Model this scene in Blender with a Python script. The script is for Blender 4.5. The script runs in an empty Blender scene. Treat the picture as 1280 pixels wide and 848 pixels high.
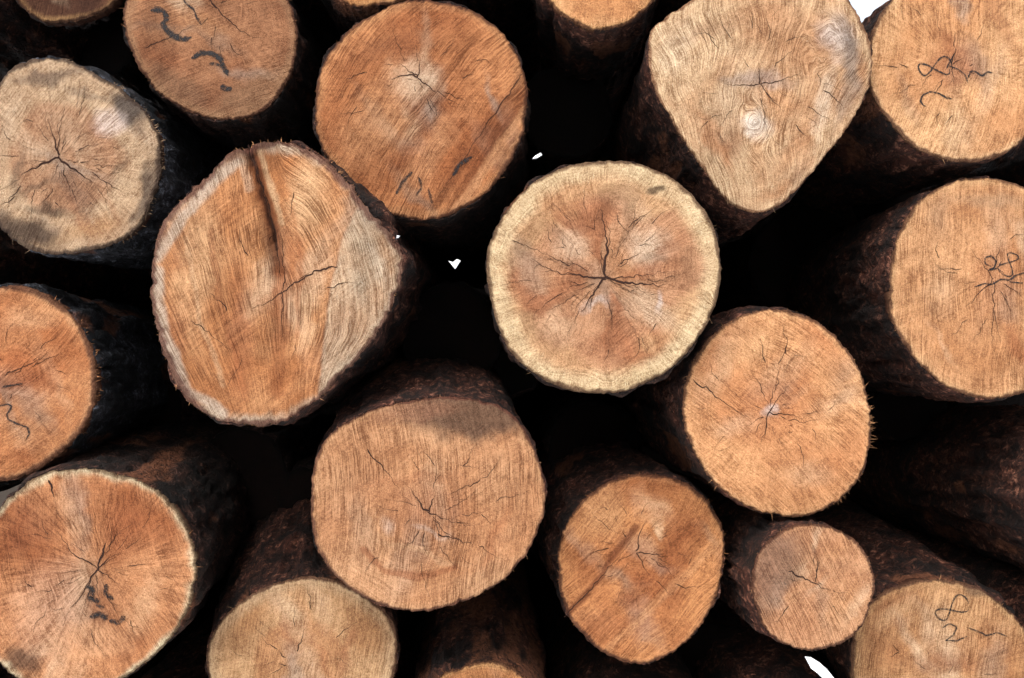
import bpy, math, random
import numpy as np
from mathutils import Vector

F=1280*50/36.0; D=2.15; H=0.9
S=D/F
sc=bpy.context.scene
# ------------------------------------------------------------ helpers
def lin(c):
    c=np.array(c,float)/255.0
    return np.where(c<=0.04045,c/12.92,((c+0.055)/1.055)**2.4)
def hsh(ix,iy,iz,seed):
    n=(ix.astype(np.int64)*374761393+iy.astype(np.int64)*668265263+iz.astype(np.int64)*1442695041+seed*974634777)&0xffffffff
    n=((n^(n>>13))*1274126177)&0xffffffff
    n=((n^(n>>16))*2246822519)&0xffffffff
    return ((n^(n>>15))&0xffffff)/float(0xffffff)
def vn(x,y,z,seed=0):
    x=np.asarray(x,float);y=np.asarray(y,float)+x*0;z=np.asarray(z,float)+x*0
    ix=np.floor(x).astype(np.int64);iy=np.floor(y).astype(np.int64);iz=np.floor(z).astype(np.int64)
    fx=x-ix;fy=y-iy;fz=z-iz
    fx=fx*fx*(3-2*fx);fy=fy*fy*(3-2*fy);fz=fz*fz*(3-2*fz)
    def g(a,b,c): return hsh(ix+a,iy+b,iz+c,seed)
    r=0
    for a in (0,1):
        for b in (0,1):
            for c in (0,1):
                r=r+g(a,b,c)*(fx if a else 1-fx)*(fy if b else 1-fy)*(fz if c else 1-fz)
    return r*2-1
def fbm(x,y,z,seed=0,o=3):
    r=0;a=1;t=0
    for i in range(o):
        r=r+a*vn(np.asarray(x)*2**i,np.asarray(y)*2**i,np.asarray(z)*2**i,seed+i*7);t+=a;a*=.5
    return r/t
def sm(a,b,x):
    t=np.clip((x-a)/(b-a),0,1);return t*t*(3-2*t)
def segdist(X,Y,pl):
    best=np.full(X.shape,1e9);side=np.zeros(X.shape)
    for (x0,y0),(x1,y1) in zip(pl[:-1],pl[1:]):
        dx,dy=x1-x0,y1-y0;L=dx*dx+dy*dy+1e-9
        t=np.clip(((X-x0)*dx+(Y-y0)*dy)/L,0,1)
        ex=X-x0-t*dx;ey=Y-y0-t*dy
        d=np.hypot(ex,ey);m=d<best
        side=np.where(m,np.sign(dx*ey-dy*ex),side);best=np.where(m,d,best)
    return best,side
def outline(pts,NA):
    P=np.array(pts,float);n=len(P)
    c=(P.min(0)+P.max(0))/2
    out=[]
    for i in range(n):
        p0,p1,p2,p3=P[(i-1)%n],P[i],P[(i+1)%n],P[(i+2)%n]
        for t in np.linspace(0,1,12,endpoint=False):
            out.append(.5*((2*p1)+(-p0+p2)*t+(2*p0-5*p1+4*p2-p3)*t*t+(-p0+3*p1-3*p2+p3)*t**3))
    O=np.array(out)-c
    a=np.arctan2(O[:,1],O[:,0]);r=np.hypot(O[:,0],O[:,1])
    o=np.argsort(a);a=a[o];r=r[o]
    th=np.linspace(-math.pi,math.pi,NA,endpoint=False)
    rr=np.interp(th,np.r_[a-2*math.pi,a,a+2*math.pi],np.r_[r,r,r])
    return c,th,rr
def mk_mesh(name,V,Fc,smooth=True):
    me=bpy.data.meshes.new(name)
    me.from_pydata(V,[],Fc)
    me.polygons.foreach_set('use_smooth',[smooth]*len(me.polygons))
    me.update();return me
def link(ob): sc.collection.objects.link(ob);return ob

# ------------------------------------------------------------ materials
def newmat(name):
    m=bpy.data.materials.new(name);m.use_nodes=True
    nt=m.node_tree;nt.nodes.clear();return m,nt
class N:
    def __init__(s,nt): s.nt=nt
    def n(s,t,**k):
        nd=s.nt.nodes.new(t)
        for a,b in k.items(): setattr(nd,a,b)
        return nd
    def l(s,a,b): s.nt.links.new(a,b)
    def m(s,op,a,b=None,c=None,clamp=False):
        nd=s.n('ShaderNodeMath',operation=op,use_clamp=clamp)
        for i,v in enumerate((a,b,c)):
            if v is None: continue
            if isinstance(v,(int,float)): nd.inputs[i].default_value=v
            else: s.l(v,nd.inputs[i])
        return nd.outputs[0]
    def mr(s,v,a,b,c=0.,d=1.):
        nd=s.n('ShaderNodeMapRange');s.l(v,nd.inputs[0])
        for i,x in zip((1,2,3,4),(a,b,c,d)): nd.inputs[i].default_value=x
        return nd.outputs[0]
    def noise(s,vec=None,scale=1,detail=3,rough=.5,dim='3D',w=None):
        nd=s.n('ShaderNodeTexNoise',noise_dimensions=dim)
        nd.inputs['Scale'].default_value=scale;nd.inputs['Detail'].default_value=detail
        nd.inputs['Roughness'].default_value=rough
        if vec is not None: s.l(vec,nd.inputs['Vector'])
        if w is not None: s.l(w,nd.inputs['W'])
        return nd.outputs['Fac']
    def mapping(s,vec,rot,scale,typ='TEXTURE'):
        nd=s.n('ShaderNodeMapping',vector_type=typ)
        nd.inputs['Rotation'].default_value=rot
        nd.inputs['Scale'].default_value=scale
        s.l(vec,nd.inputs['Vector']);return nd.outputs[0]
    def mix(s,f,a,b,bt='MIX'):
        nd=s.n('ShaderNodeMix',data_type='RGBA',blend_type=bt)
        if isinstance(f,(int,float)): nd.inputs[0].default_value=f
        else: s.l(f,nd.inputs[0])
        for i,v in ((6,a),(7,b)):
            if isinstance(v,tuple): nd.inputs[i].default_value=(*v,1)
            else: s.l(v,nd.inputs[i])
        return nd.outputs[2]
def face_mat(seed,pith,ang,saw,ring,rad,ringfreq=260):
    m,nt=newmat('cut_wood');q=N(nt)
    out=q.n('ShaderNodeOutputMaterial');bs=q.n('ShaderNodeBsdfPrincipled')
    q.l(bs.outputs[0],out.inputs[0])
    bs.inputs['Roughness'].default_value=.85;bs.inputs['Specular IOR Level'].default_value=.15
    tc=q.n('ShaderNodeTexCoord').outputs['Object']
    off=q.n('ShaderNodeVectorMath',operation='ADD');q.l(tc,off.inputs[0]);off.inputs[1].default_value=(seed*1.7,0,seed*.9)
    p=off.outputs[0]
    col=q.n('ShaderNodeAttribute',attribute_name='Col').outputs['Color']
    rg=q.n('ShaderNodeAttribute',attribute_name='ring').outputs['Fac']
    flow=q.n('ShaderNodeAttribute',attribute_name='flow').outputs['Vector']
    wn=q.n('ShaderNodeTexNoise');wn.inputs['Scale'].default_value=12;wn.inputs['Detail'].default_value=3;q.l(p,wn.inputs['Vector'])
    wob=wn.outputs['Fac']
    sepc=q.n('ShaderNodeSeparateColor');q.l(wn.outputs['Color'],sepc.inputs[0])
    w=q.m('ADD',q.m('MULTIPLY',rg,ringfreq),q.m('MULTIPLY',wob,5.0))
    n_ring=q.noise(dim='1D',w=w,scale=1,detail=2,rough=.6)
    n_saw=q.noise(q.mapping(flow,(0,0,0),(640,20,1),'POINT'),1,3,.65)
    n_saw2=q.noise(q.mapping(flow,(0,0,.10),(150,7,1),'POINT'),1,5,.75)
    n_cross=q.noise(q.mapping(p,(0,math.radians(ang+55),0),(1/260,1,1/10)),1,3,.6)
    sb=q.n('ShaderNodeVectorMath',operation='SUBTRACT');q.l(tc,sb.inputs[0]);sb.inputs[1].default_value=(pith[0],0,pith[1])
    ml=q.n('ShaderNodeVectorMath',operation='MULTIPLY');q.l(sb.outputs[0],ml.inputs[0]);ml.inputs[1].default_value=(1,0,1)
    nm=q.n('ShaderNodeVectorMath',operation='NORMALIZE');q.l(ml.outputs[0],nm.inputs[0])
    sl=q.n('ShaderNodeVectorMath',operation='SCALE');q.l(nm.outputs[0],sl.inputs[0]);sl.inputs['Scale'].default_value=24
    cb=q.n('ShaderNodeCombineXYZ');q.l(q.m('MULTIPLY',rg,22.0),cb.inputs[1])
    ad=q.n('ShaderNodeVectorMath',operation='ADD');q.l(sl.outputs[0],ad.inputs[0]);q.l(cb.outputs[0],ad.inputs[1])
    n_rad=q.noise(ad.outputs[0],1,5,.7)
    n_sp=q.noise(p,520,2,.85)
    n_med=q.noise(p,34,7,.74)
    mask1=q.mr(sepc.outputs[1],.40,.64,.1,1.2)
    mask2=q.mr(sepc.outputs[2],.36,.64,.2,1.4)
    mask3=q.mr(sepc.outputs[0],.36,.64,1.3,.2)
    mask4=q.mr(sepc.outputs[1],.42,.60,1.0,.0)
    def k(nz,a,mk=None):
        r=q.m('MULTIPLY',q.m('SUBTRACT',nz,.5),a)
        return r if mk is None else q.m('MULTIPLY',r,mk)
    s=q.m('ADD',k(n_ring,ring*.9,mask1),k(n_saw,saw*1.85,mask2));s=q.m('ADD',s,k(n_saw2,saw*1.25,mask3));s=q.m('ADD',s,k(n_rad,rad*1.3,mask3))
    s=q.m('ADD',s,k(n_cross,saw*.6,mask4))
    s=q.m('ADD',s,k(n_sp,1.9));s=q.m('ADD',s,k(n_med,1.6))
    f=q.m('ADD',s,.5,clamp=True)
    dk=q.mix(1.0,col,(.46,.37,.31),'MULTIPLY');lt=q.mix(1.0,col,(1.46,1.54,1.60),'MULTIPLY')
    c=q.mix(f,dk,lt)
    fl=q.mr(q.noise(q.mapping(flow,(0,0,0),(400,70,1),'POINT'),1,2,.6),.645,.73)
    c=q.mix(q.m('MULTIPLY',fl,.6),c,q.mix(1.0,col,(.25,.17,.13),'MULTIPLY'))
    fl2=q.mr(q.noise(q.mapping(flow,(0,0,-.06),(560,60,1),'POINT'),1.2,2,.6),.62,.72)
    c=q.mix(q.m('MULTIPLY',fl2,.5),c,q.mix(1.0,col,(1.6,2.0,2.4),'MULTIPLY'))
    q.l(c,bs.inputs['Base Color'])
    bp=q.n('ShaderNodeBump');bp.inputs['Strength'].default_value=.8;bp.inputs['Distance'].default_value=.0028
    q.l(s,bp.inputs['Height']);q.l(bp.outputs[0],bs.inputs['Normal'])
    return m
def ribbon_mat(name,color,rough=.8,brk=0.0,power=.7,gain=1.5):
    m,nt=newmat(name);q=N(nt)
    out=q.n('ShaderNodeOutputMaterial');bs=q.n('ShaderNodeBsdfPrincipled');tr=q.n('ShaderNodeBsdfTransparent')
    bs.inputs['Roughness'].default_value=rough;bs.inputs['Base Color'].default_value=(*color,1);bs.inputs['Specular IOR Level'].default_value=.1
    mx=q.n('ShaderNodeMixShader');q.l(mx.outputs[0],out.inputs[0])
    q.l(tr.outputs[0],mx.inputs[1]);q.l(bs.outputs[0],mx.inputs[2])
    e=q.n('ShaderNodeAttribute',attribute_name='edge').outputs['Fac']
    f=q.n('ShaderNodeAttribute',attribute_name='fade').outputs['Fac']
    tc=q.n('ShaderNodeTexCoord').outputs['Object']
    a=q.m('POWER',q.m('SUBTRACT',1.0,e,clamp=True),power)
    a=q.m('MULTIPLY',a,f)
    if brk>0:
        nz=q.noise(tc,300,3,.75)
        a=q.m('MULTIPLY',a,q.mr(nz,.5-.22*brk-.02,.58))
    a=q.m('MULTIPLY',a,gain,clamp=True)
    q.l(a,mx.inputs[0]);return m
def bark_mat(name,c0,c1,c2):
    m,nt=newmat(name);q=N(nt)
    out=q.n('ShaderNodeOutputMaterial');bs=q.n('ShaderNodeBsdfPrincipled');q.l(bs.outputs[0],out.inputs[0])
    bs.inputs['Roughness'].default_value=.75;bs.inputs['Specular IOR Level'].default_value=.25
    tc=q.n('ShaderNodeTexCoord').outputs['Object']
    mp=q.mapping(tc,(0,0,0),(1,.45,1),'POINT')
    vo=q.n('ShaderNodeTexVoronoi',feature='DISTANCE_TO_EDGE');vo.inputs['Scale'].default_value=34
    wn=q.n('ShaderNodeTexNoise');wn.inputs['Scale'].default_value=20;wn.inputs['Detail'].default_value=5;q.l(mp,wn.inputs['Vector'])
    wa=q.n('ShaderNodeVectorMath',operation='MULTIPLY_ADD');q.l(wn.outputs['Color'],wa.inputs[0]);wa.inputs[1].default_value=(.12,.12,.12);q.l(mp,wa.inputs[2])
    q.l(wa.outputs[0],vo.inputs['Vector'])
    ed=q.m('MULTIPLY',vo.outputs['Distance'],8.0,clamp=True)
    n1=q.noise(mp,12,7,.76);n2=q.noise(mp,85,5,.8)
    r1=q.mr(n1,.43,.60);r2=q.mr(n2,.52,.60)
    c=q.mix(r1,c0,c1)
    c=q.mix(q.m('MULTIPLY',r2,q.m('MULTIPLY',r1,.95)),c,c2)
    c=q.mix(q.m('MULTIPLY',q.m('SUBTRACT',1.0,ed),.7),c,(.006,.003,.0025))
    st=q.n('ShaderNodeAttribute',attribute_name='strip').outputs['Fac']
    sw=q.mix(n2,(.08,.024,.012),(.34,.13,.06))
    c=q.mix(q.m('MULTIPLY',st,q.mr(n2,.35,.5)),c,sw)
    q.l(c,bs.inputs['Base Color'])
    h=q.m('ADD',q.m('MULTIPLY',ed,.3),q.m('ADD',q.m('MULTIPLY',n1,1.3),q.m('MULTIPLY',n2,1.0)))
    bp=q.n('ShaderNodeBump');bp.inputs['Strength'].default_value=1.;bp.inputs['Distance'].default_value=.018
    q.l(h,bp.inputs['Height']);q.l(bp.outputs[0],bs.inputs['Normal'])
    return m
crack_m=ribbon_mat('drying_crack',(.022,.010,.007),.9,.0,.6,1.7)
ink_m=ribbon_mat('black_marker',(.013,.011,.011),.6,.8,.45)
BARK={'red':bark_mat('red_brown_bark',(.011,.0050,.0036),(.088,.028,.017),(.40,.17,.105)),
      'dark':bark_mat('dark_bark',(.007,.0040,.0032),(.045,.019,.013),(.22,.10,.07)),
      'grey':bark_mat('grey_bark',(.008,.010,.013),(.048,.048,.058),(.22,.24,.29))}

# ------------------------------------------------------------ ribbons
def ribbon(pl,w,fade,seed,jit,taper=True,step=3.0):
    P=[np.array(pl[0],float)]
    for a,b in zip(pl[:-1],pl[1:]):
        a=np.array(a,float);b=np.array(b,float);n=max(1,int(np.hypot(*(b-a))/step))
        for i in range(1,n+1): P.append(a+(b-a)*i/n)
    P=np.array(P);n=len(P)
    if n>4:
        for _ in range(2): P[1:-1]=.25*P[:-2]+.5*P[1:-1]+.25*P[2:]
    s=np.arange(n)*.15*step
    P[:,0]+=jit*fbm(s,s*0+seed,s*0,11);P[:,1]+=jit*fbm(s,s*0+seed,s*0,23)
    T=np.gradient(P,axis=0);T/=np.hypot(T[:,0],T[:,1])[:,None]+1e-9
    Nn=np.stack([-T[:,1],T[:,0]],1)
    u=np.linspace(0,1,n)
    ww=w*(.6+.4*(fbm(s*1.3,s*0+seed+3,s*0,31)+.5))
    if taper: ww=ww*np.clip(1.15-u,.12,1)*np.clip(u*6+.45,0,1)
    else: ww=ww*np.clip((1-u)*8+.3,0,1)*np.clip(u*8+.3,0,1)
    V=[];E=[];Fd=[]
    for i in range(n):
        for k,e in ((-1,1.),(0,0.),(1,1.)):
            V.append(P[i]+Nn[i]*ww[i]*k);E.append(e);Fd.append(fade)
    Fc=[]
    for i in range(n-1):
        b=i*3
        for k in (0,1): Fc.append((b+k,b+k+1,b+k+4,b+k+3))
    return np.array(V),E,Fd,Fc

GROUP='logs stacked in a timber pile'
ALB=np.array([.485,.485,.50])
def make_log(L,idx):
    rnd=random.Random(idx*13+5)
    simple=L.get('simple',False)
    NA=120 if simple else 320; NR=30 if simple else 110
    if 'pts' not in L:
        cx,cy,r=L['circ'];a=np.linspace(0,2*math.pi,14,endpoint=False)
        L['pts']=[(cx+r*(1+.05*rnd.uniform(-1,1))*math.cos(t),cy+r*(1+.05*rnd.uniform(-1,1))*math.sin(t)) for t in a]
    c,th,R=outline(L['pts'],NA)
    seed=idx*10+3
    rg_=L.get('rough',1.)
    R=R+1.6*rg_*fbm(np.cos(th)*5,np.sin(th)*5,0*th,seed,3)+1.0*rg_*vn(np.cos(th)*26,np.sin(th)*26,0*th,seed+2)+.8*rg_*vn(np.cos(th)*60,np.sin(th)*60,0*th,seed+5)
    mR=R.mean();dep=L.get('dep',0.);d=D+dep;s=d/F
    pith=L.get('pith',(c[0]+rnd.uniform(-.1,.1)*mR,c[1]+rnd.uniform(-.1,.1)*mR))
    origin=((c[0]-640)*s,d,H-(c[1]-424)*s)
    tx,tz=L.get('tilt',(rnd.uniform(-.1,.1),rnd.uniform(-.1,.1)))
    def hgt(X,Y):
        h=.0026*fbm(X/60,Y/60,0*X,seed+4,2)+.0006*fbm(X/9,Y/9,0*X,seed+6,2)
        h=h+tx*(X-c[0])*s+tz*(Y-c[1])*s
        for pl,w,dp in L.get('groove',[]):
            dd,sd=segdist(X+5*fbm(X/22,Y/22,0*X,seed+40),Y,pl)
            h=h+dp*np.exp(-(dd/w)**1.2)
        for pl,dp in L.get('step',[]):
            dd,sd=segdist(X,Y,pl);h=h+dp*sm(0,70,dd*(sd>0))
        return h
    emp=link(bpy.data.objects.new('log',None));emp.location=origin;emp.empty_display_size=.05
    emp['label']=L['label'];emp['category']='log';emp['group']=GROUP
    # ---- face
    t=(np.arange(1,NR+1)/NR)
    T,TH=np.meshgrid(t,th,indexing='ij');RR=np.tile(R,(NR,1))
    X=c[0]+T*RR*np.cos(TH);Y=c[1]+T*RR*np.sin(TH)
    X=np.r_[c[0],X.ravel()];Y=np.r_[c[1],Y.ravel()];T=np.r_[0,T.ravel()]
    hy=hgt(X,Y)
    edgeb=sm(1-3.2/mR,1.0,T)
    hy=hy+edgeb*(.003+.003*vn(X/6,Y/6,0*X,seed+8))
    V=np.stack([(X-c[0])*s,hy,-(Y-c[1])*s],1)
    Fc=[]
    for j in range(NA): Fc.append((0,1+j,1+(j+1)%NA))
    for i in range(NR-1):
        b=1+i*NA
        for j in range(NA):
            k=(j+1)%NA;Fc.append((b+j,b+NA+j,b+NA+k,b+k))
    Vb=V[1+(NR-1)*NA:].copy();Vb[:,1]+=.03;Vb[:,0]*=.99;Vb[:,2]*=.99
    nb=len(V);V=np.r_[V,Vb]
    for j in range(NA):
        k=(j+1)%NA;b=1+(NR-1)*NA;Fc.append((b+j,nb+j,nb+k,b+k))
    # colours
    d0=np.hypot(X-pith[0],Y-pith[1])
    w=.85*sm(0,1,T)
    ringpx=(1-w)*d0+w*T*mR+8*fbm((X)/50,(Y)/50,0*X,seed+9,2)
    ringpx=ringpx+L.get('swirl',0)*fbm(X/38,Y/38,0*X,seed+60,2)
    if 'flow' in L: fu,fv=L['flow'](X,Y)
    else:
        a=math.radians(L.get('ang',0))
        fu=(X-c[0])*math.cos(a)+(Y-c[1])*math.sin(a);fv=-(X-c[0])*math.sin(a)+(Y-c[1])*math.cos(a)
        bend=rnd.uniform(-.0016,.0016);fu=fu+bend*fv*fv
    fu=fu+6*fbm(X/60,Y/60,0*X,seed+61,2)+1.2*fbm(X/14,Y/14,0*X,seed+62,2)
    flowv=np.stack([fu*s+seed*.37,fv*s+seed*.11,0*fu],1)
    A,B=lin(L.get('a',(214,150,98))),lin(L.get('b',(190,116,66)))
    n=fbm(X/mR*1.5,Y/mR*1.5,0*X,seed+12,4)
    n2=fbm(ringpx/16,0*X,0*X+seed,seed+13,2)
    f=np.clip(.42+1.3*n+.25*n2,0,1)[:,None]
    C=A*(1-f)+B*f
    Xd=X+12*fbm(X/22,Y/22,0*X,seed+15,3);Yd=Y+12*fbm(X/22,Y/22,0*X+5,seed+16,3)
    if 'heart' in L:
        hr,hc,ha=L['heart'];an=np.arctan2(Y-pith[1],X-pith[0])
        lob=1+L.get('star',.12)*fbm(np.cos(an)*2,np.sin(an)*2,0*X,seed+18)
        m=(1-sm(hr*.88,hr*1.08,(T*.5+.5*d0/mR)/lob))[:,None]*ha;C=C*(1-m)+lin(hc)*m
    bl=[]
    if not simple:
        pal=[(238,204,166),(230,188,148),(170,98,58),(156,90,54),(170,150,132),(156,132,112),(220,156,106),(196,142,104)]
        for i in range(L.get('nb',14)):
            a=rnd.uniform(0,2*math.pi);rr=rnd.uniform(0,.9)*mR
            bl.append((c[0]+rr*math.cos(a),c[1]+rr*math.sin(a),rnd.uniform(.15,.5)*mR,rnd.uniform(.05,.17)*mR,L.get('ang',0)*-1+90+rnd.uniform(-30,30),rnd.choice(pal),rnd.uniform(.25,.55),.9))
    def blob(C,lst):
        for (bx,by,rx,ry,rot,bc,al,soft) in lst:
            a=math.radians(rot);ux=(Xd-bx)*math.cos(a)+(Yd-by)*math.sin(a);uy=-(Xd-bx)*math.sin(a)+(Yd-by)*math.cos(a)
            q=np.hypot(ux/rx,uy/ry);m=((1-sm(1-soft,1+soft*.4,q))*al)[:,None];C=C*(1-m)+lin(bc)*m
        return C
    C=blob(C,bl+L.get('blobs',[]))
    if 'lobes' in L:
        lr,lc,la,nl,ph=L['lobes'];Xe=X+30*fbm(X/45,Y/45,0*X,seed+71,4);Ye=Y+30*fbm(X/45,Y/45,0*X+9,seed+72,4)
        an=np.arctan2(Ye-pith[1],Xe-pith[0])
        prof=.8*np.cos(nl*an+ph)+.9*fbm(np.cos(an)*3,np.sin(an)*3,d0/40,seed+70,3)
        m=(sm(-.3,.9,prof)*(1-sm(lr*.8,lr*1.05,np.hypot(Xe-pith[0],Ye-pith[1])/mR))*sm(.05,.2,d0/mR)*la)[:,None];C=C*(1-m)+lin(lc)*m
    rs,rc,ra=L.get('rim',(.93,(222,170,112),.5));rw=L.get('rimw',.04)
    m=(sm(rs-rw,rs+rw,T+.05*fbm(X/24,Y/24,0*X,seed+19))*ra)[:,None];m=m*(1+L.get('rimn',.45)*fbm(X/40,Y/40,0*X,seed+22))[:,None];m=np.clip(m,0,1);C=C*(1-m)+lin(rc)*m
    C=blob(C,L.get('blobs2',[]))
    for pl,wd,bc,al in L.get('strokes',[]):
        dd,_=segdist(Xd*.4+X*.6,Yd*.4+Y*.6,pl);m=((1-sm(wd*.3,wd,dd))*al)[:,None];C=C*(1-m)+lin(bc)*m
    for pl,bc,al in L.get('sides',[]):
        dd,sd=segdist(X*.8+Xd*.2,Y*.8+Yd*.2,pl);m=(sm(-2,3,dd*sd)*al*(.85+.5*fbm(X/30,Y/50,0*X,seed+80)))[:,None];m=np.clip(m,0,1);C=C*(1-m)+lin(bc)*m
    ec=lin(L.get('edge',(92,54,38)))
    ew=L.get('edgew',4.5)*(1+.9*fbm(X/30,Y/30,0*X,seed+21,2))
    m=(sm(1-ew/mR,1-.4*ew/mR,T+.018*fbm(X/7,Y/7,0*X,seed+20))*.85)[:,None];C=C*(1-m)+ec*m
    C=C*ALB*L.get('gain',1.)  # gain below one puts recess shade into the face colour
    C=np.r_[C,np.tile(lin((70,38,26)),(NA,1))]
    ring=np.r_[ringpx*s,np.zeros(NA)]
    matidx=[0]*len(Fc);E=[0.]*len(V);Fd=[1.]*len(V)
    VV=[V];nv=len(V);Fc=list(Fc)
    def add_ribbon(pl,wd,fade,jit=1.5,taper=True,lst=None,z=.0007,step=3.,mi=1):
        nonlocal nv
        P,e,fd,fc=ribbon(pl,wd,fade,rnd.random()*99,jit,taper,step)
        hh=hgt(P[:,0],P[:,1])-z
        P3=np.stack([(P[:,0]-c[0])*s,hh,-(P[:,1]-c[1])*s],1)
        if lst is not None:
            o=sum(len(a) for a in lst['V']);lst['V'].append(P3);lst['E']+=e;lst['F']+=fd;lst['P']+=[tuple(i+o for i in g) for g in fc];return
        VV.append(P3);E.extend(e);Fd.extend(fd);Fc.extend([tuple(i+nv for i in g) for g in fc]);matidx.extend([mi]*len(fc));nv+=len(P3)
    def Rat(a):
        return np.interp(a,np.r_[th,math.pi],np.r_[R,R[0]])
    inside=lambda px,py,k=.95: np.hypot(px-c[0],py-c[1])<k*Rat(math.atan2(py-c[1],px-c[0]))
    for cr in L.get('cracks',[]):
        add_ribbon(cr[0],cr[1]*.85,cr[2] if len(cr)>2 else 1.,3.2,step=2.)
    if not simple:
        nck=L.get('nck',20)
        for i in range(nck):
            a=rnd.uniform(-math.pi,math.pi);r0=rnd.uniform(.03,.62)*mR;r1=r0+rnd.uniform(.06,.36)**1.1*mR
            r1=min(r1,.92*mR);kk=rnd.uniform(-.22,.22)
            pl=[(pith[0]+r0*math.cos(a),pith[1]+r0*math.sin(a)),(pith[0]+(r0+r1)/2*math.cos(a+kk*.3),pith[1]+(r0+r1)/2*math.sin(a+kk*.3)),(pith[0]+r1*math.cos(a+kk),pith[1]+r1*math.sin(a+kk))]
            if all(inside(*p) for p in pl): add_ribbon(pl,rnd.uniform(.4,.95),rnd.uniform(.25,.9),3.0,step=2.)
        def sliver(a,da,ln,wd,yo=0.):
            nonlocal nv,C
            r=float(Rat(a));bx=(r-1.5)*math.cos(a)*s;bz=-(r-1.5)*math.sin(a)*s
            ex=bx+ln*math.cos(da);ez=bz-ln*math.sin(da)
            y0=.004+float(hgt(np.array([c[0]+r*math.cos(a)]),np.array([c[1]+r*math.sin(a)]))[0])+yo
            nx,nz=math.sin(da)*wd,math.cos(da)*wd
            q=np.array([(bx-nx,y0,bz-nz),(bx+nx,y0,bz+nz),(ex,y0+rnd.uniform(-.003,.008),ez)])
            if len(C)<nv: C=np.r_[C,np.zeros((nv-len(C),3))]
            VV.append(q);E.extend([0]*3);Fd.extend([1]*3);Fc.append((nv,nv+1,nv+2));matidx.append(0);nv+=3
            C=np.r_[C,[A*rnd.uniform(.3,1.)*ALB]*3]
        for i in range(L.get('fray',110)):
            a=rnd.uniform(-math.pi,math.pi)
            if vn(np.array([math.cos(a)*2.5]),np.array([math.sin(a)*2.5]),np.array([0.]),seed+50)[0]<-.25: continue
            sliver(a,a+rnd.uniform(-1.3,1.3),rnd.uniform(1.5,5)*(2.2 if rnd.random()<.08 else 1)*s,rnd.uniform(.25,.6)*s)
        for a0,a1,n_,l0 in L.get('splint',[]):
            for i in range(n_):
                a=math.radians(rnd.uniform(a0,a1));sliver(a,a+rnd.uniform(-.6,.6),rnd.uniform(.4,1)*l0*s,rnd.uniform(.4,1.0)*s,rnd.uniform(0,.02))
    if len(C)<nv: C=np.r_[C,np.zeros((nv-len(C),3))]
    ring=np.r_[ring,np.zeros(nv-len(ring))]
    flowv=np.r_[flowv,np.zeros((nv-len(flowv),3))]
    V=np.concatenate(VV)
    me=mk_mesh('cut_face',V.tolist(),Fc)
    me.polygons.foreach_set('material_index',matidx)
    ca=me.color_attributes.new('Col','FLOAT_COLOR','POINT')
    ca.data.foreach_set('color',np.c_[np.clip(C,0,.95),np.ones(nv)].astype(np.float32).ravel())
    for nme,arr in (('ring',ring),('edge',E),('fade',Fd)):
        at=me.attributes.new(nme,'FLOAT','POINT');at.data.foreach_set('value',np.asarray(arr,np.float32))
    at=me.attributes.new('flow','FLOAT_VECTOR','POINT');at.data.foreach_set('vector',flowv.astype(np.float32).ravel())
    me.materials.append(face_mat(idx,((pith[0]-c[0])*s,-(pith[1]-c[1])*s),L.get('ang',rnd.uniform(-30,30)),L.get('saw',.9),L.get('ring',.8),L.get('rad',.6),L.get('rf',230)))
    me.materials.append(crack_m)
    fo=link(bpy.data.objects.new('cut_face',me));fo.parent=emp
    # ---- ink
    if 'ink' in L:
        lst={'V':[],'E':[],'F':[],'P':[]}
        for st in L['ink']:
            add_ribbon(st[0],st[1],st[2] if len(st)>2 else .9,.6,False,lst,.0011,1.2)
        mi=mk_mesh('marker_writing',np.concatenate(lst['V']).tolist(),lst['P'])
        for nme,arr in (('edge',lst['E']),('fade',lst['F'])):
            at=mi.attributes.new(nme,'FLOAT','POINT');at.data.foreach_set('value',np.asarray(arr,np.float32))
        mi.materials.append(ink_m);io=link(bpy.data.objects.new('marker_writing',mi));io.parent=emp
    # ---- bark
    NB=100 if simple else 260
    thb=np.linspace(-math.pi,math.pi,NB,endpoint=False)
    Rb=np.interp(thb,np.r_[th,math.pi],np.r_[R,R[0]])
    Ln=L.get('len',3.0)
    ys=np.r_[.010,.006,.009,.014,.022,.032,.044,.058,.074,np.linspace(.092,.75,24 if simple else 64),np.linspace(.85,Ln,10)]
    vx,vy=L.get('vp',(640,424));dx=(vx-640)/F;dz=-(vy-424)/F
    lip=L.get('lip',5.)*.8
    ct,st=np.cos(thb),np.sin(thb)
    ln=np.clip(.55+1.5*fbm(ct*3,st*3,0*ct,seed+30,4),.0,2.0)*lip
    for (a0,wd_,hh_) in L.get('bump',[]):
        ln=ln+hh_*np.exp(-((thb-math.radians(a0))/wd_)**2)
    Vb=[];SP=[]
    fx=c[0]+Rb*ct;fy=c[1]+Rb*st;hb=hgt(fx,fy)
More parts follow.
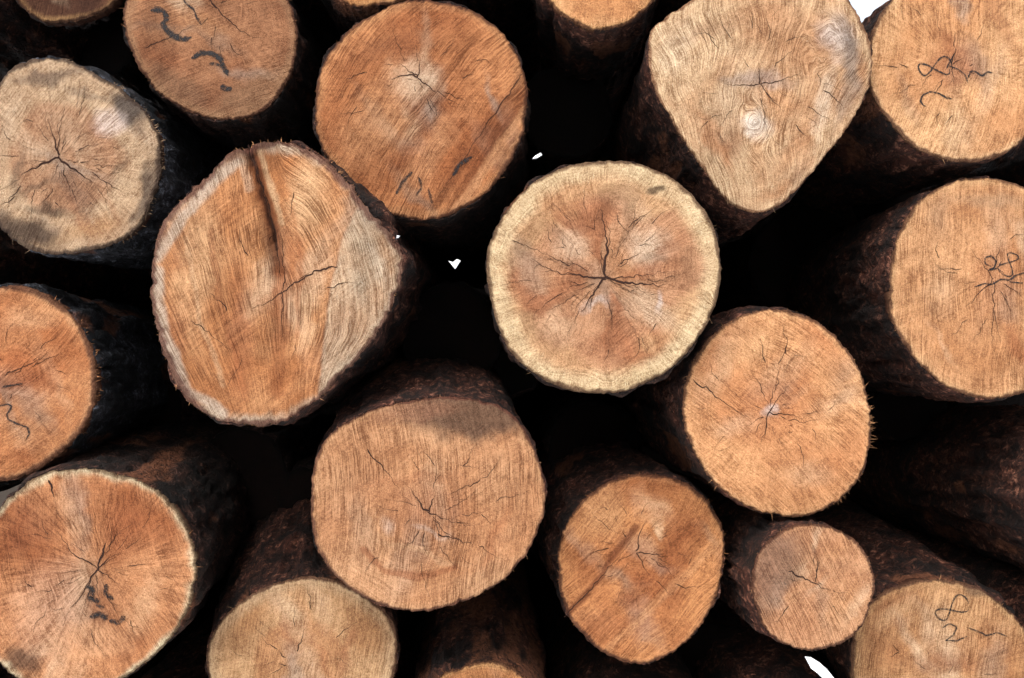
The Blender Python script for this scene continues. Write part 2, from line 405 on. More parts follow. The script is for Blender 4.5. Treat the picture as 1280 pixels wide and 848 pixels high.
    for i,y in enumerate(ys):
        bl_=min(1,y/1.2)*.6
        base=Rb*(1-bl_)+mR*bl_
        base=base*(1-.05*y/Ln)
        stp=sm(*L.get('strip',(.28,.42)),fbm(ct*2.5,st*2.5,y*4+0*ct,seed+38,3))
        if i==0: r=base*.975;yy=y+hb
        else:
            k=min(1,.35+.12*i)
            amp=min(1.,.15+y*9)
            fine=1 if y<.8 else 0
            cellv=vn(ct*9,st*9,y*7+0*ct,seed+35)
            r=base-1+ln*k*(1-.6*stp)+amp*(1-.7*stp)*(4.4*fbm(ct*5,st*5,y*7+0*ct,seed+31,3)+2.8*vn(ct*20,st*20,y*30+0*ct,seed+33)*fine+3.4*np.sign(cellv)*np.abs(cellv)**.4*fine)
            jag=.018*np.clip(vn(ct*12,st*12,0*ct,seed+32)+.7*vn(ct*40,st*40,0*ct,seed+37),-.3,1)*max(0,1-y/.05)
            yy=y+jag+hb*max(0,1-y/.3)
        Vb.append(np.stack([r*ct*s+dx*y,yy+0*ct,-r*st*s+dz*y],1));SP.append(stp)
    Vb=np.concatenate(Vb);SP=np.concatenate(SP);Fb=[]
    for i in range(len(ys)-1):
        for j in range(NB):
            k=(j+1)%NB;Fb.append((i*NB+j,(i+1)*NB+j,(i+1)*NB+k,i*NB+k))
    Fb.append(tuple((len(ys)-1)*NB+j for j in range(NB)))
    mb=mk_mesh('bark',Vb.tolist(),Fb);mb.materials.append(BARK[L.get('bark','red')])
    at=mb.attributes.new('strip','FLOAT','POINT');at.data.foreach_set('value',(SP*(0.0 if simple else .8)).astype(np.float32))
    bo=link(bpy.data.objects.new('bark',mb));bo.parent=emp
    return emp

def flow4(X,Y):
    gx=308+(Y-180)*.125
    k=1-.0019*(Y-200)
    uL=(X-gx)/np.clip(k,.33,1.2)
    e=np.hypot(X-326,(Y-385)/1.55)
    w=sm(0,45,X-gx)*(1-sm(400,500,Y)*.7)
    return uL*(1-w)+e*1.15*w,Y
def flow6(X,Y):
    a=np.arctan2(X-948,430-Y)*300
    r1=np.hypot(X-945,(Y-152)*.8)+6*fbm(X/14,Y/14,0*X,8,2);r2=np.hypot(X-1040,Y-50)+6*fbm(X/14,Y/14,0*X,9,2)
    w1=np.exp(-(r1/36)**2)*.9;w2=np.exp(-(r2/34)**2)*.9
    return a*(1-w1)*(1-w2)+w1*r1*1.6+w2*r2*1.6+3.2*np.sin(Y/15+X/45),Y
def flow5(X,Y):
    an=np.arctan2(Y-348,X-755);r=np.hypot(X-755,Y-348)
    w=sm(.0,.6,np.cos(5*an+.6)+.8*fbm(X/40,Y/40,0*X,3))*(1-sm(95,120,r))
    return (an*110)*(1-w)+(r*(1+.25*np.cos(5*an+.6)))*w+12*fbm(X/40,Y/40,0*X,9,2),r*(1-w)+an*60*w
def bands(p0,p1,offs,wd,colr,al):
    dx,dy=p1[0]-p0[0],p1[1]-p0[1];l=math.hypot(dx,dy);nx,ny=-dy/l,dx/l
    return [([(p0[0]+nx*o,p0[1]+ny*o),(p1[0]+nx*o,p1[1]+ny*o)],wd*(1+.3*math.sin(o)),colr,al*(.75+.25*math.cos(o*1.7))) for o in offs]
def lem(cx,cy,a,b,rot,t0=0.,t1=2*math.pi,n=26):
    o=[];ro=math.radians(rot)
    for i in range(n):
        t=t0+(t1-t0)*i/(n-1);x=a*math.cos(t)*(1+.18*math.sin(t*1.3));y=b*math.sin(2*t)*(1+.25*math.cos(t))
        o.append((cx+x*math.cos(ro)-y*math.sin(ro),cy+x*math.sin(ro)+y*math.cos(ro)))
    return o
logs=[
dict(label='dim brown log end with two black marker scribbles',dep=.12,vp=(620,420),a=(184,128,90),b=(144,92,62),gain=.9,ang=70,pith=(270,10),ring=.6,  # browns and gain lowered for the shade of its recess
 pts=[(152,20),(160,55),(180,95),(210,125),(250,145),(300,150),(340,130),(365,90),(372,45),(360,0),(320,-45),(260,-65),(200,-50),(162,-15)],
 rim=(.9,(176,134,98),.5),bark='dark',lip=8,
 blobs=[(190,50,30,50,20,(125,78,50),.5,.6),(310,120,60,25,-30,(160,122,90),.6,.6),(220,110,50,20,40,(120,92,70),.5,.6)],
 ink=[([(187,13),(196,11),(205,15),(208,23),(203,29),(207,37),(216,45),(228,50),(240,47)],4.8,1.),([(226,-6),(232,4),(242,12),(246,22),(252,32)],2.,.8),([(240,74),(252,67),(264,67),(275,73),(280,84),(286,96)],4.6,1.),([(262,80),(274,82),(284,88)],3.,.7),([(277,108),(284,112),(291,112)],4.8)],cracks=[([(270,10),(255,-10)],2),([(180,60),(250,30)],1.2,.7),([(270,10),(300,40),(330,50)],1.2,.8)]),
dict(label='weathered grey tan log end with dark stains and star crack',dep=.06,vp=(600,400),a=(212,176,138),b=(182,140,104),ang=40,pith=(73,197),gain=1.,ring=.6,saw=.9,
 pts=[(-25,190),(-10,120),(25,80),(75,73),(110,88),(150,110),(185,145),(201,190),(195,235),(175,280),(135,308),(80,317),(30,310),(-10,270)],
 rim=(.88,(200,168,134),.5),rimw=.1,bark='grey',lip=7,rad=1.2,edge=(74,56,46),edgew=7,splint=[(-60,60,90,7)],rough=1.2,
 heart=(.58,(178,120,84),.6),
 blobs2=[(162,140,36,20,45,(84,74,68),.9,.6),(30,288,60,18,15,(80,62,50),.9,.6),(140,158,24,22,0,(230,204,188),.7,.7),(95,240,40,30,0,(150,100,68),.5,.8),(182,240,10,50,15,(104,86,72),.85,.7),(60,98,54,10,-8,(112,92,78),.7,.7),(110,290,50,12,-15,(210,162,114),.4,.7),(10,150,20,40,20,(218,186,152),.5,.7),(60,265,34,8,10,(92,72,56),.75,.7),(45,235,7,34,60,(112,84,64),.6,.7),(20,220,10,40,10,(128,100,78),.6,.8),(150,210,8,30,20,(136,108,84),.6,.8),(110,120,40,6,20,(120,98,82),.5,.8)],
 cracks=[([(73,197),(50,207),(26,219)],2.5),([(73,197),(70,178),(60,150)],1.8),([(73,197),(92,212),(115,227)],2.3),([(73,197),(76,165),(80,130)],1.)],nck=70),
dict(label='orange brown log end with diagonal saw bands',dep=.05,vp=(660,430),a=(212,142,92),b=(172,104,62),ang=35,pith=(522,97),saw=1.3,ring=.3,
 pts=[(395,130),(405,80),(440,35),(490,5),(540,-2),(600,15),(640,55),(658,105),(655,160),(630,215),(590,255),(540,275),(480,265),(430,225),(402,180)],
 rim=(.93,(198,144,98),.5),bark='dark',lip=6,rad=.8,
 blobs=[(520,98,36,32,0,(228,198,164),.75,.9),(470,160,50,70,30,(218,160,112),.6,.8),(500,55,70,22,-20,(142,86,54),.6,.7),(540,190,20,70,35,(224,164,116),.5,.8),(440,110,30,40,0,(178,112,68),.4,.8),(560,60,30,30,0,(192,126,80),.5,.8)],
 cracks=[([(522,97),(505,93),(486,99)],1.6),([(522,97),(540,112),(548,118)],1.4),([(522,97),(526,76)],1.3),([(522,97),(500,80)],1.2),([(655,88),(612,150),(572,212),(545,250)],1.,.8)],
 strokes=bands((655,92),(545,262),[2],8,(100,52,28),.85)+bands((650,60),(530,260),[-34],15,(128,70,38),.7)+bands((600,40),(450,240),[4],10,(148,88,50),.5)+bands((655,140),(570,265),[0],9,(228,166,116),.6),nck=26,
 ink=[([(496,244),(504,228),(516,216)],3.2,.7),([(520,246),(528,236),(524,222)],2.,.6),([(566,220),(574,206),(590,196)],3.4,.8),([(536,236),(541,256)],2.2,.6)]),
dict(label='large split log end with deep central groove and pale bare edge',dep=-.10,vp=(640,400),a=(230,168,116),b=(200,130,80),ang=-4,saw=2.0,ring=.1,rad=.1,pith=(352,365),tilt=(.02,-.02),flow=flow4,rough=2.0,bump=[(-38,.16,12)],
 pts=[(190,330),(198,290),(228,250),(262,217),(296,184),(345,176),(390,190),(430,222),(458,258),(490,300),(501,340),(485,385),(460,430),(420,475),(375,515),(330,532),(280,525),(240,505),(215,465),(200,420),(190,375)],
 rim=(.945,(206,176,146),.85),edge=(116,72,58),edgew=8,bark='red',lip=8,splint=[(100,240,160,6),(-110,-60,60,9)],
 groove=[([(304,172),(310,192)],16,.022),([(306,176),(320,222),(334,275),(345,340)],11,.024),([(296,178),(312,210),(326,250),(338,300)],4,.012),([(322,250),(352,400),(348,480)],26,.010)],
 step=[([(398,500),(402,440),(412,360),(430,290),(452,245)],.035)],
 sides=[([(398,500),(402,440),(412,360),(430,290),(452,245)],(214,188,156),.8)],
 strokes=[([(307,178),(321,222),(335,275),(346,340)],12,(154,86,50),.75),([(302,172),(308,200)],9,(70,38,24),.8),([(302,176),(315,212),(328,252),(341,310)],4,(62,32,20),.85),([(288,186),(301,210),(310,232)],7,(234,188,150),.85),([(321,190),(338,235),(350,280)],6,(242,200,152),.65),([(346,340),(352,400),(345,490)],14,(172,102,60),.6),([(398,500),(402,440),(412,360),(430,290),(452,245)],3,(160,108,76),.5),([(198,322),(232,268),(292,203)],11,(212,186,160),.85),([(198,340),(206,420),(236,488),(280,516)],11,(214,188,162),.85),([(262,290),(280,400),(310,500)],6,(166,96,56),.45),([(232,300),(250,400),(280,480)],5,(238,192,146),.45),([(366,260),(378,330),(368,420)],5,(176,106,64),.4)],  # some strokes paint a lit ridge and dark crease along the groove
 blobs=[(385,240,30,60,10,(238,190,140),.7,.7),(250,330,30,90,5,(238,188,138),.65,.8),(300,420,20,100,0,(178,108,68),.6,.8),(360,330,22,60,0,(184,112,66),.6,.8),(220,420,16,50,10,(188,122,82),.5,.8),(385,390,12,60,8,(234,188,144),.5,.8)],
 blobs2=[(455,268,14,24,-30,(146,122,102),.7,.6),(470,330,14,40,-20,(230,212,188),.5,.7)],
 cracks=[([(303,176),(316,214),(330,256),(342,310),(347,345)],3.2,.9),([(420,334),(395,338),(368,354),(342,372),(316,386)],1.8),([(285,388),(262,366)],1.1),([(352,365),(352,330),(350,290)],1.2),([(352,365),(352,420)],1.),([(240,400),(290,440)],1.,.8),([(410,360),(440,352)],1.2),([(366,240),(362,270)],1.1,.7)],nck=8,fray=260),
dict(label='round log end with cream sapwood ring and wide star crack',dep=-.05,vp=(640,424),a=(226,178,130),b=(212,158,112),ang=20,saw=.75,ring=.7,rad=.6,pith=(755,348),tilt=(0,0),star=.5,flow=flow5,swirl=12,rough=.7,
 pts=[(608,340),(618,290),(648,245),(695,213),(750,201),(805,206),(850,230),(885,270),(901,320),(896,375),(868,430),(825,470),(770,491),(710,487),(660,462),(625,415)],
 heart=(.72,(206,150,110),.9),lobes=(.78,(172,104,66),.7,4,.9),rim=(.84,(232,200,154),.9),rimw=.07,rimn=.3,edge=(96,64,44),edgew=5,bark='dark',lip=8,nb=8,
 blobs=[(715,305,24,30,-35,(230,196,162),.6,.8),(812,312,34,24,0,(234,206,174),.7,.8),(818,388,44,20,35,(230,196,160),.6,.8),(695,402,32,24,45,(226,184,144),.6,.8)],
 blobs2=[(742,376,20,7,-20,(228,212,198),.5,.8),(825,375,6,16,0,(228,216,206),.5,.8),(822,236,12,6,0,(100,76,54),.9,.6),(800,480,50,14,-12,(202,176,132),.5,.7)],
 cracks=[([(755,348),(759,310),(751,262)],2.6),([(750,347),(790,354),(832,357)],2.9),([(758,349),(725,345),(680,338)],1.8),([(757,345),(745,365),(726,390)],2.3),([(755,348),(800,345),(850,338)],1.,.8),([(640,300),(690,322)],.9,.7),([(770,270),(790,300)],.9,.7)],nck=80,fray=90),
dict(label='pale pear shaped log end with fanning fibres and whitish knots',dep=0,vp=(640,455),a=(230,190,146),b=(208,154,110),ang=2,saw=1.5,ring=.1,rad=.3,pith=(948,100),tilt=(.03,.04),flow=flow6,
 pts=[(810,62),(818,36),(868,0),(900,-12),(960,-18),(1020,-18),(1058,-4),(1080,34),(1092,68),(1087,108),(1066,150),(1032,196),(990,243),(968,260),(945,266),(922,258),(904,243),(872,201),(842,155),(816,108)],
 rim=(.93,(232,194,150),.6),edge=(150,104,74),edgew=3.5,bark='red',lip=5,nb=12,
 blobs=[(945,155,24,16,0,(244,230,212),.75,.9),(945,100,50,12,0,(172,148,134),.65,.8),(950,205,14,50,0,(224,166,118),.5,.8),(1045,45,26,34,-20,(234,220,208),.6,.9),(1062,70,14,50,-10,(148,128,114),.75,.7),(845,60,24,40,30,(244,212,172),.7,.7),(895,180,12,60,-30,(200,134,88),.6,.8),(880,40,60,10,-20,(176,134,100),.5,.8),(960,30,40,30,0,(210,154,110),.6,.8),(1000,170,10,60,30,(200,142,98),.6,.8),(1060,120,14,50,20,(170,146,126),.6,.8),(1030,120,12,50,10,(238,208,176),.6,.8),(900,90,50,14,-40,(204,146,100),.5,.8)],
 cracks=[([(950,105),(975,100),(1000,92)],1.1),([(950,105),(925,108),(905,104)],1.),([(950,105),(948,85)],1.2),([(950,105),(965,125),(985,140)],.9)],nck=30),
dict(label='round light orange log end with looped black marker writing',dep=.05,vp=(640,430),a=(234,180,128),b=(214,152,102),ang=10,pith=(1190,82),saw=1.,rad=1.1,ring=.3,gain=1.05,
 pts=[(1085,75),(1092,40),(1112,5),(1150,-30),(1210,-40),(1270,-15),(1305,40),(1310,100),(1290,160),(1250,195),(1200,203),(1150,190),(1112,152),(1090,115)],
 blobs=[(1190,80,40,34,0,(200,130,88),.5,.9),(1190,160,16,50,0,(238,194,146),.5,.8)],rim=(.94,(238,192,142),.5),bark='red',lip=6,
 cracks=[([(1190,82),(1194,55)],1.1),([(1190,82),(1205,72)],.9),([(1190,82),(1192,105)],1.)],
 ink=[(lem(1166,85,20,10,-10,.2,2*math.pi+.1),1.6),([(1194,66),(1188,76),(1183,86)],1.4),([(1186,82),(1198,87),(1207,95),(1209,105)],1.4),([(1209,98),(1214,89),(1221,91),(1228,96),(1234,90),(1241,92)],1.5),([(1190,124),(1183,123),(1174,117),(1163,115),(1153,119),(1150,127),(1154,133),(1158,134)],1.6)]),
dict(label='round tan log end with small black number writing',dep=.05,vp=(660,460),a=(226,168,118),b=(204,142,94),ang=4,pith=(1243,350),saw=1.3,ring=.3,
 pts=[(1112,360),(1118,310),(1140,265),(1175,235),(1225,221),(1280,232),(1330,270),(1355,330),(1350,400),(1320,460),(1270,492),(1220,497),(1175,480),(1137,442),(1116,402)],
 rim=(.94,(222,174,124),.5),bark='red',lip=7,blobs=[(1245,350,40,50,0,(202,130,86),.4,.9),(1240,250,50,14,0,(190,150,114),.6,.7)],
 cracks=[([(1243,350),(1225,365),(1205,385)],1.1,.8),([(1243,350),(1240,400),(1238,440)],1.1,.8),([(1243,350),(1215,310)],.9,.7)],
 ink=[([(1240,334),(1232,330),(1232,322),(1240,320),(1246,326),(1244,334),(1236,338),(1246,336),(1254,326)],1.4),(lem(1263,328,15,9,120,0,2*math.pi+.3),1.4),([(1218,359),(1232,354),(1240,356),(1252,349),(1262,350),(1272,344),(1284,340)],1.5),([(1262,352),(1280,354)],1.2)]),
dict(label='round light orange log end with pale heart and frayed splinters',dep=0,vp=(600,430),a=(236,172,118),b=(216,146,96),ang=-50,pith=(960,516),saw=.9,ring=.5,
 pts=[(853,510),(862,462),(885,425),(920,398),(965,388),(1015,400),(1055,435),(1079,480),(1088,540),(1078,590),(1050,628),(1005,647),(950,640),(900,610),(868,565)],
 rim=(.95,(232,178,126),.5),bark='red',lip=5,fray=180,rad=.9,splint=[(-6,20,36,13),(35,60,16,10)],
 blobs=[(960,516,13,7,0,(240,232,222),.95,.6),(965,520,60,50,0,(220,144,94),.5,.9),(930,440,50,26,-30,(238,184,132),.5,.8)],
 cracks=[([(866,474),(900,500),(935,522)],1.3,.85),([(960,516),(985,518),(1005,524)],1.2),([(960,516),(957,540)],1.2),([(960,516),(972,500),(985,480)],1.)],nck=40),
dict(label='large oval log end with dark patch on its top edge',dep=-.05,vp=(540,270),a=(224,168,122),b=(200,140,96),ang=0,pith=(535,640),saw=1.5,rad=.3,ring=.6,
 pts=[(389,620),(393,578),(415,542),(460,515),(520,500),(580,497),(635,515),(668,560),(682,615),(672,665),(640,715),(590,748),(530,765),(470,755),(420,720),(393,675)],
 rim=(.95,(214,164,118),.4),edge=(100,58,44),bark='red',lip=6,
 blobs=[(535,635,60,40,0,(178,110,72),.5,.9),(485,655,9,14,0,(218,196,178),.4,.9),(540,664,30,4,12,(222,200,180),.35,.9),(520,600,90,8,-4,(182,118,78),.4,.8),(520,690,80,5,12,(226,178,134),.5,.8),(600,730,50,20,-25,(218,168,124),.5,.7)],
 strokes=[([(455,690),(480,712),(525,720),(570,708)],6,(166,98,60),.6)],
 blobs2=[(588,514,84,42,5,(104,76,58),.9,.4),(520,512,60,16,-4,(160,112,84),.7,.7)],  # darkens the face along its top edge
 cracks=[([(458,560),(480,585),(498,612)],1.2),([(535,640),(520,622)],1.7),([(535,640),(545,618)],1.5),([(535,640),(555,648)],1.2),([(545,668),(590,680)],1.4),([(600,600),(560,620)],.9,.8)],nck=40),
dict(label='round orange brown log end with diagonal saw line',dep=.08,vp=(560,400),a=(218,148,94),b=(184,114,68),ang=45,pith=(795,690),saw=1.1,ring=.6,
 pts=[(697,700),(705,660),(730,625),(770,600),(820,595),(870,612),(900,650),(908,690),(895,750),(860,800),(810,828),(760,817),(720,782),(701,742)],
 rim=(.95,(208,148,100),.5),bark='red',lip=6,
 blobs=[(850,680,26,60,20,(152,84,46),.75,.8),(750,640,40,40,0,(228,170,118),.6,.8),(826,665,16,7,60,(236,200,158),.6,.8),(780,780,60,22,0,(182,114,72),.5,.8)],
 cracks=[([(704,768),(745,728),(778,690),(795,668)],1.1,.8),([(795,690),(800,668),(810,650)],1.2),([(795,690),(830,695)],1.1),([(795,690),(812,722)],1.1)],
 strokes=bands((704,772),(798,660),[0],7,(122,66,38),.75)+bands((712,790),(880,630),[16],9,(152,88,50),.5)+bands((760,810),(900,680),[0],8,(232,170,118),.4),nck=34,fray=140),
dict(label='small round tan log end with greyish brown left side',dep=-.03,vp=(600,500),a=(218,160,116),b=(194,130,88),ang=-25,pith=(1018,728),saw=1.4,ring=.3,
 pts=[(941,725),(950,690),(980,662),(1020,655),(1060,670),(1085,700),(1092,735),(1080,780),(1050,807),(1010,815),(970,800),(948,765)],
 rim=(.93,(210,156,114),.4),bark='red',lip=5,blobs=[(1050,760,40,30,-40,(226,166,116),.5,.8)],blobs2=[(968,705,32,54,25,(144,108,86),.8,.5),(958,745,14,36,0,(154,112,86),.6,.7)],  # blobs2 turn the left side browner
 cracks=[([(984,714),(1010,726),(1038,738)],1.7,.9),([(1018,728),(1022,700)],1.)],nck=12),
dict(label='tan log end with looped black writing and darker patches',dep=.12,vp=(760,430),a=(218,164,114),b=(182,122,78),ang=5,pith=(1180,845),saw=1.2,ring=.4,
 pts=[(1067,810),(1080,770),(1110,742),(1155,727),(1210,730),(1250,755),(1280,790),(1290,840),(1270,900),(1210,940),(1140,935),(1085,895),(1067,850)],
 rim=(.92,(208,162,114),.6),edge=(90,56,42),bark='red',lip=8,
 blobs=[(1180,830,60,18,0,(160,98,62),.6,.8),(1120,770,30,16,-30,(230,184,136),.5,.8)],blobs2=[(1230,740,34,12,20,(122,92,70),.75,.6)],  # darker blobs on the face and near its upper edge
 ink=[(lem(1188,763,21,10,-30,.3,2*math.pi+.2),1.5,.8),([(1178,786),(1186,780),(1196,784),(1192,794),(1182,801),(1196,801),(1208,795)],1.4,.75),([(1208,784),(1220,788),(1232,794),(1244,789),(1256,794)],1.4,.75)]),
dict(label='broad orange log end with cream rim and dark marker smudges',dep=0,vp=(520,380),a=(218,152,104),b=(172,104,62),ang=-20,pith=(122,710),saw=.9,rad=1.8,ring=.3,
 pts=[(-30,720),(-15,660),(20,615),(65,590),(120,588),(180,605),(220,640),(243,690),(240,740),(220,790),(180,830),(130,860),(60,865),(0,830),(-25,780)],
 rim=(.955,(226,208,168),.85),edge=(120,94,68),edgew=4,bark='dark',lip=6,nb=18,
 blobs=[(60,760,50,60,30,(232,184,148),.55,.8),(40,660,40,50,30,(148,86,54),.6,.8),(180,760,20,50,25,(230,178,132),.6,.8),(170,660,40,40,0,(176,106,66),.5,.8),(20,830,30,20,0,(88,62,46),.8,.7),(110,800,60,26,0,(222,168,124),.5,.8),(90,640,14,50,-10,(228,174,130),.5,.8),(130,755,36,34,0,(150,96,64),.5,.8)],
 cracks=[([(133,678),(122,710),(106,738),(88,762)],2.1),([(122,710),(150,690)],1.1),([(122,710),(90,690),(70,660)],1.1),([(122,712),(150,730)],1.),([(62,600),(70,622)],3.)],nck=54,
 ink=[([(108,733),(116,737),(113,748),(124,752)],5.0,.8),([(134,730),(131,742),(142,750)],4.0,.7),([(112,772),(124,768),(134,774)],5.0,.8),([(136,776),(148,779),(156,770)],3.8,.7),([(120,756),(130,760)],4.,.6)]),
dict(label='orange log end with marker squiggle and blue grey bark',dep=.08,vp=(480,440),a=(220,154,104),b=(190,118,72),ang=50,pith=(10,478),saw=.8,ring=.7,
 pts=[(-80,480),(-70,410),(-30,367),(20,357),(62,373),(98,408),(118,455),(116,505),(94,550),(50,586),(0,602),(-50,580),(-75,530)],
 rim=(.93,(212,164,120),.5),bark='grey',lip=12,edgew=7,splint=[(-70,40,60,7)],
 blobs=[(20,475,44,10,0,(112,64,40),.65,.8),(30,470,50,36,0,(190,110,68),.5,.9),(30,400,40,20,0,(230,178,132),.5,.8)],
 ink=[([(0,508),(10,505),(16,508),(10,518),(12,524),(24,530),(36,534),(38,542),(34,550)],1.6),([(4,484),(28,480)],1.6)],cracks=[([(5,470),(40,455),(60,440)],1.2,.8)]),
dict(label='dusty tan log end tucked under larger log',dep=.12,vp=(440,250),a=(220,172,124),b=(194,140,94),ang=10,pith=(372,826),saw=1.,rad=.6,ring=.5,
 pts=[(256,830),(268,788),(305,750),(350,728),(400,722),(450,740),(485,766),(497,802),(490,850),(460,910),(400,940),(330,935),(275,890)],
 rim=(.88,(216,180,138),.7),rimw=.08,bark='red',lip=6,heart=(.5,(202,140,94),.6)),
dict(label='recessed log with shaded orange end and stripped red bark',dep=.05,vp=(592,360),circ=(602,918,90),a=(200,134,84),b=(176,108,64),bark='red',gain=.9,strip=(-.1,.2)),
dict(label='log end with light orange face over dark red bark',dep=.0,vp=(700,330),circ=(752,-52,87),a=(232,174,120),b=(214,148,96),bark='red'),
dict(label='recessed brown log end, darkened in colour for shade',dep=.16,vp=(160,60),circ=(85,-52,82),a=(130,84,58),b=(100,62,44),gain=.6,bark='dark'),  # dark colours and low gain paint in the recess shade
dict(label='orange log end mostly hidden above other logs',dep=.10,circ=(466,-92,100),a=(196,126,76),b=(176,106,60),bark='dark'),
]
def dark(x,y,r,dep,lab='filler log added in a gap, end coloured dark for shade',**k):
    return dict(label=lab,circ=(x,y,r),dep=dep,a=(62,36,27),b=(40,24,19),gain=.25,simple=True,bark=k.pop('bark','dark'),edge=(30,18,14),rim=(.9,(50,30,24),.5),**k)  # gap fillers, near black colours stand in for deep shade
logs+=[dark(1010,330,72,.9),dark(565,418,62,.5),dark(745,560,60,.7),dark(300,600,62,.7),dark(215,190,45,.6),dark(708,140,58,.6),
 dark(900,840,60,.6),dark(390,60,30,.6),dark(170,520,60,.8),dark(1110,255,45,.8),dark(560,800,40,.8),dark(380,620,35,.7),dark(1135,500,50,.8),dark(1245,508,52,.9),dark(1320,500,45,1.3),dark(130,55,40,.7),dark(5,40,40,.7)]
def outer(x,y,r,**k): return dict(label='log end with bark in the stack',circ=(x,y,r),dep=k.pop('dep',.08),simple=True,bark='red',a=(208,146,94),b=(188,118,70),**k)
logs+=[outer(*o) for o in [(-150,-90,120),(70,-240,95),(290,-200,125),(620,-190,90),(930,-150,115),(600,-400,120),(330,-460,120),(60,-440,105),(880,-390,110),(-180,-330,110),
 (1450,160,115),(1475,380,105),(1420,860,120),(-180,300,120),(-230,560,110),(-180,830,120),
 (-60,1010,120),(180,1000,110),(440,1060,100),(640,1110,90),(810,980,110),(1010,965,95),(1180,1065,110),(1420,1080,100)]]
logs.append(outer(1420,625,125,dep=.0,vp=(690,520)))
logs[-1]['simple']=False;logs[-1]['label']='reddish bark log whose round side shows in shadow'
for i,L in enumerate(logs): make_log(L,i+1)

# ------------------------------------------------------------ snow, sky slivers
sm_m,nt=newmat('snow');q=N(nt)
o=q.n('ShaderNodeOutputMaterial');b=q.n('ShaderNodeBsdfPrincipled');q.l(b.outputs[0],o.inputs[0])
tcs=q.n('ShaderNodeTexCoord').outputs['Object']
b.inputs['Roughness'].default_value=.6
q.l(q.mix(q.noise(tcs,3,5),(.78,.85,.90),(.88,.91,.94)),b.inputs['Base Color'])
bp=q.n('ShaderNodeBump');bp.inputs['Strength'].default_value=.4;bp.inputs['Distance'].default_value=.01
q.l(q.noise(tcs,12,5),bp.inputs['Height']);q.l(bp.outputs[0],b.inputs['Normal'])
def clump(pts,dep,seed):  # white slivers put in for bright sky seen through gaps
    P=np.array(pts,float);c=P.mean(0);d=D+dep;s=d/F;n=len(P);V=[]
    for k,y in ((.9,-.002),(1.,.001),(.8,.012),(.3,.02)):
        for p in P: V.append((((p[0]-c[0])*k)*s,y,-((p[1]-c[1])*k)*s))
    Fc=[tuple(range(n-1,-1,-1)),tuple(3*n+i for i in range(n))]
    for r in range(3):
        for i in range(n): Fc.append((r*n+i,r*n+(i+1)%n,(r+1)*n+(i+1)%n,(r+1)*n+i))
    me=mk_mesh('sky_sliver',V,Fc,False);me.materials.append(sm_m)
    ob=link(bpy.data.objects.new('sky_sliver',me));ob.location=((c[0]-640)*s,d,H-(c[1]-424)*s)
    ob['label']='thin white sliver standing in for bright sky between logs';ob['category']='snow';ob['group']='sky slivers in the log pile'
clump([(560,326),(566,328),(571,324),(576,326),(573,331),(569,337),(565,332)],.05,1)
clump([(665,199),(669,195),(676,191),(678,194),(671,198)],.03,5)
clump([(492,298),(495,294),(500,295),(498,297),(495,299)],-.03,9)
clump([(1006,821),(1014,822),(1024,828),(1034,837),(1046,852),(1034,854),(1022,842),(1014,836)],-.01,14)

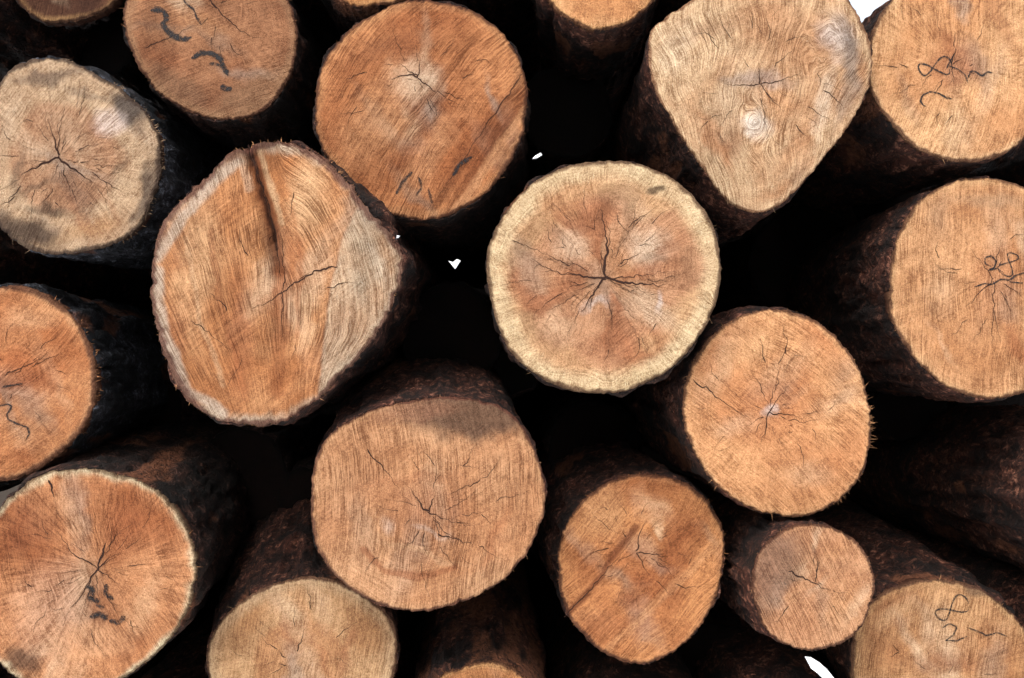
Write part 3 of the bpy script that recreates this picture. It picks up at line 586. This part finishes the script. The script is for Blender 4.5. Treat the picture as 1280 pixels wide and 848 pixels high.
# ------------------------------------------------------------ ground, added bank
def sheet(name,xs,ys,zf,mat,label):
    Xg,Yg=np.meshgrid(xs,ys,indexing='ij');Z=zf(Xg,Yg)
    V=np.stack([Xg.ravel(),Yg.ravel(),Z.ravel()],1);n=len(ys);Fc=[]
    for i in range(len(xs)-1):
        for j in range(n-1): Fc.append((i*n+j,(i+1)*n+j,(i+1)*n+j+1,i*n+j+1))
    me=mk_mesh(name,V.tolist(),Fc);me.materials.append(mat)
    ob=link(bpy.data.objects.new(name,me));ob['kind']='structure';ob['label']=label;ob['category']=name
    return ob
ax=np.r_[-400,-150,-60,-25,np.linspace(-12,12,90),25,60,150,400]
sheet('ground',ax,ax,lambda x,y:.03*fbm(x*.8,y*.8,0*x,77)-.03+.0*x,sm_m,'trampled snow covered ground')
em,nt=newmat('added_bank_earth');q=N(nt)
o=q.n('ShaderNodeOutputMaterial');b=q.n('ShaderNodeBsdfPrincipled');q.l(b.outputs[0],o.inputs[0]);b.inputs['Roughness'].default_value=.95
q.l(q.mix(q.noise(q.n('ShaderNodeTexCoord').outputs['Object'],6,6),(.012,.009,.007),(.04,.028,.02)),b.inputs['Base Color'])
sheet('light_block_bank',np.linspace(-6,6,60),np.linspace(5.35,9,30),lambda x,y:1.9*sm(5.3,5.6,y)*(1-.999*sm(7.5,9,y))+.12*fbm(x,y,0*x,5)-.05,em,'added dark bank blocking sky light behind the log pile')  # added bank, keeps sky light from leaking through the pile

# ------------------------------------------------------------ light, camera
w=bpy.data.worlds.new('World');sc.world=w;w.use_nodes=True;nt=w.node_tree;nt.nodes.clear()
o=nt.nodes.new('ShaderNodeOutputWorld');b=nt.nodes.new('ShaderNodeBackground');sk=nt.nodes.new('ShaderNodeTexSky')
hs=nt.nodes.new('ShaderNodeHueSaturation');hs.inputs['Saturation'].default_value=.25;hs.inputs['Value'].default_value=2.1
sk.sky_type='NISHITA';sk.sun_disc=False
EL=math.radians(42);AZ=math.radians(196)
sk.sun_elevation=EL;sk.sun_rotation=AZ;sk.dust_density=6;sk.air_density=1.0
b.inputs['Strength'].default_value=.15
nt.links.new(sk.outputs[0],hs.inputs['Color']);nt.links.new(hs.outputs[0],b.inputs[0]);nt.links.new(b.outputs[0],o.inputs[0])
sl=bpy.data.lights.new('sun','SUN');sl.energy=1.1;sl.angle=math.radians(22);sl.color=(1,.98,.95)
so=link(bpy.data.objects.new('sun',sl))
dirv=Vector((math.sin(AZ)*math.cos(EL),math.cos(AZ)*math.cos(EL),math.sin(EL)))
so.rotation_euler=dirv.to_track_quat('Z','Y').to_euler()
cam=bpy.data.cameras.new('camera');cam.lens=50;cam.sensor_width=36;cam.clip_end=2000;cam.clip_start=.02
co=link(bpy.data.objects.new('camera',cam));co.location=(0,0,H);co.rotation_euler=(math.radians(90),0,0)
sc.camera=co
sc.view_settings.view_transform='Standard';sc.view_settings.look='None';sc.view_settings.exposure=0
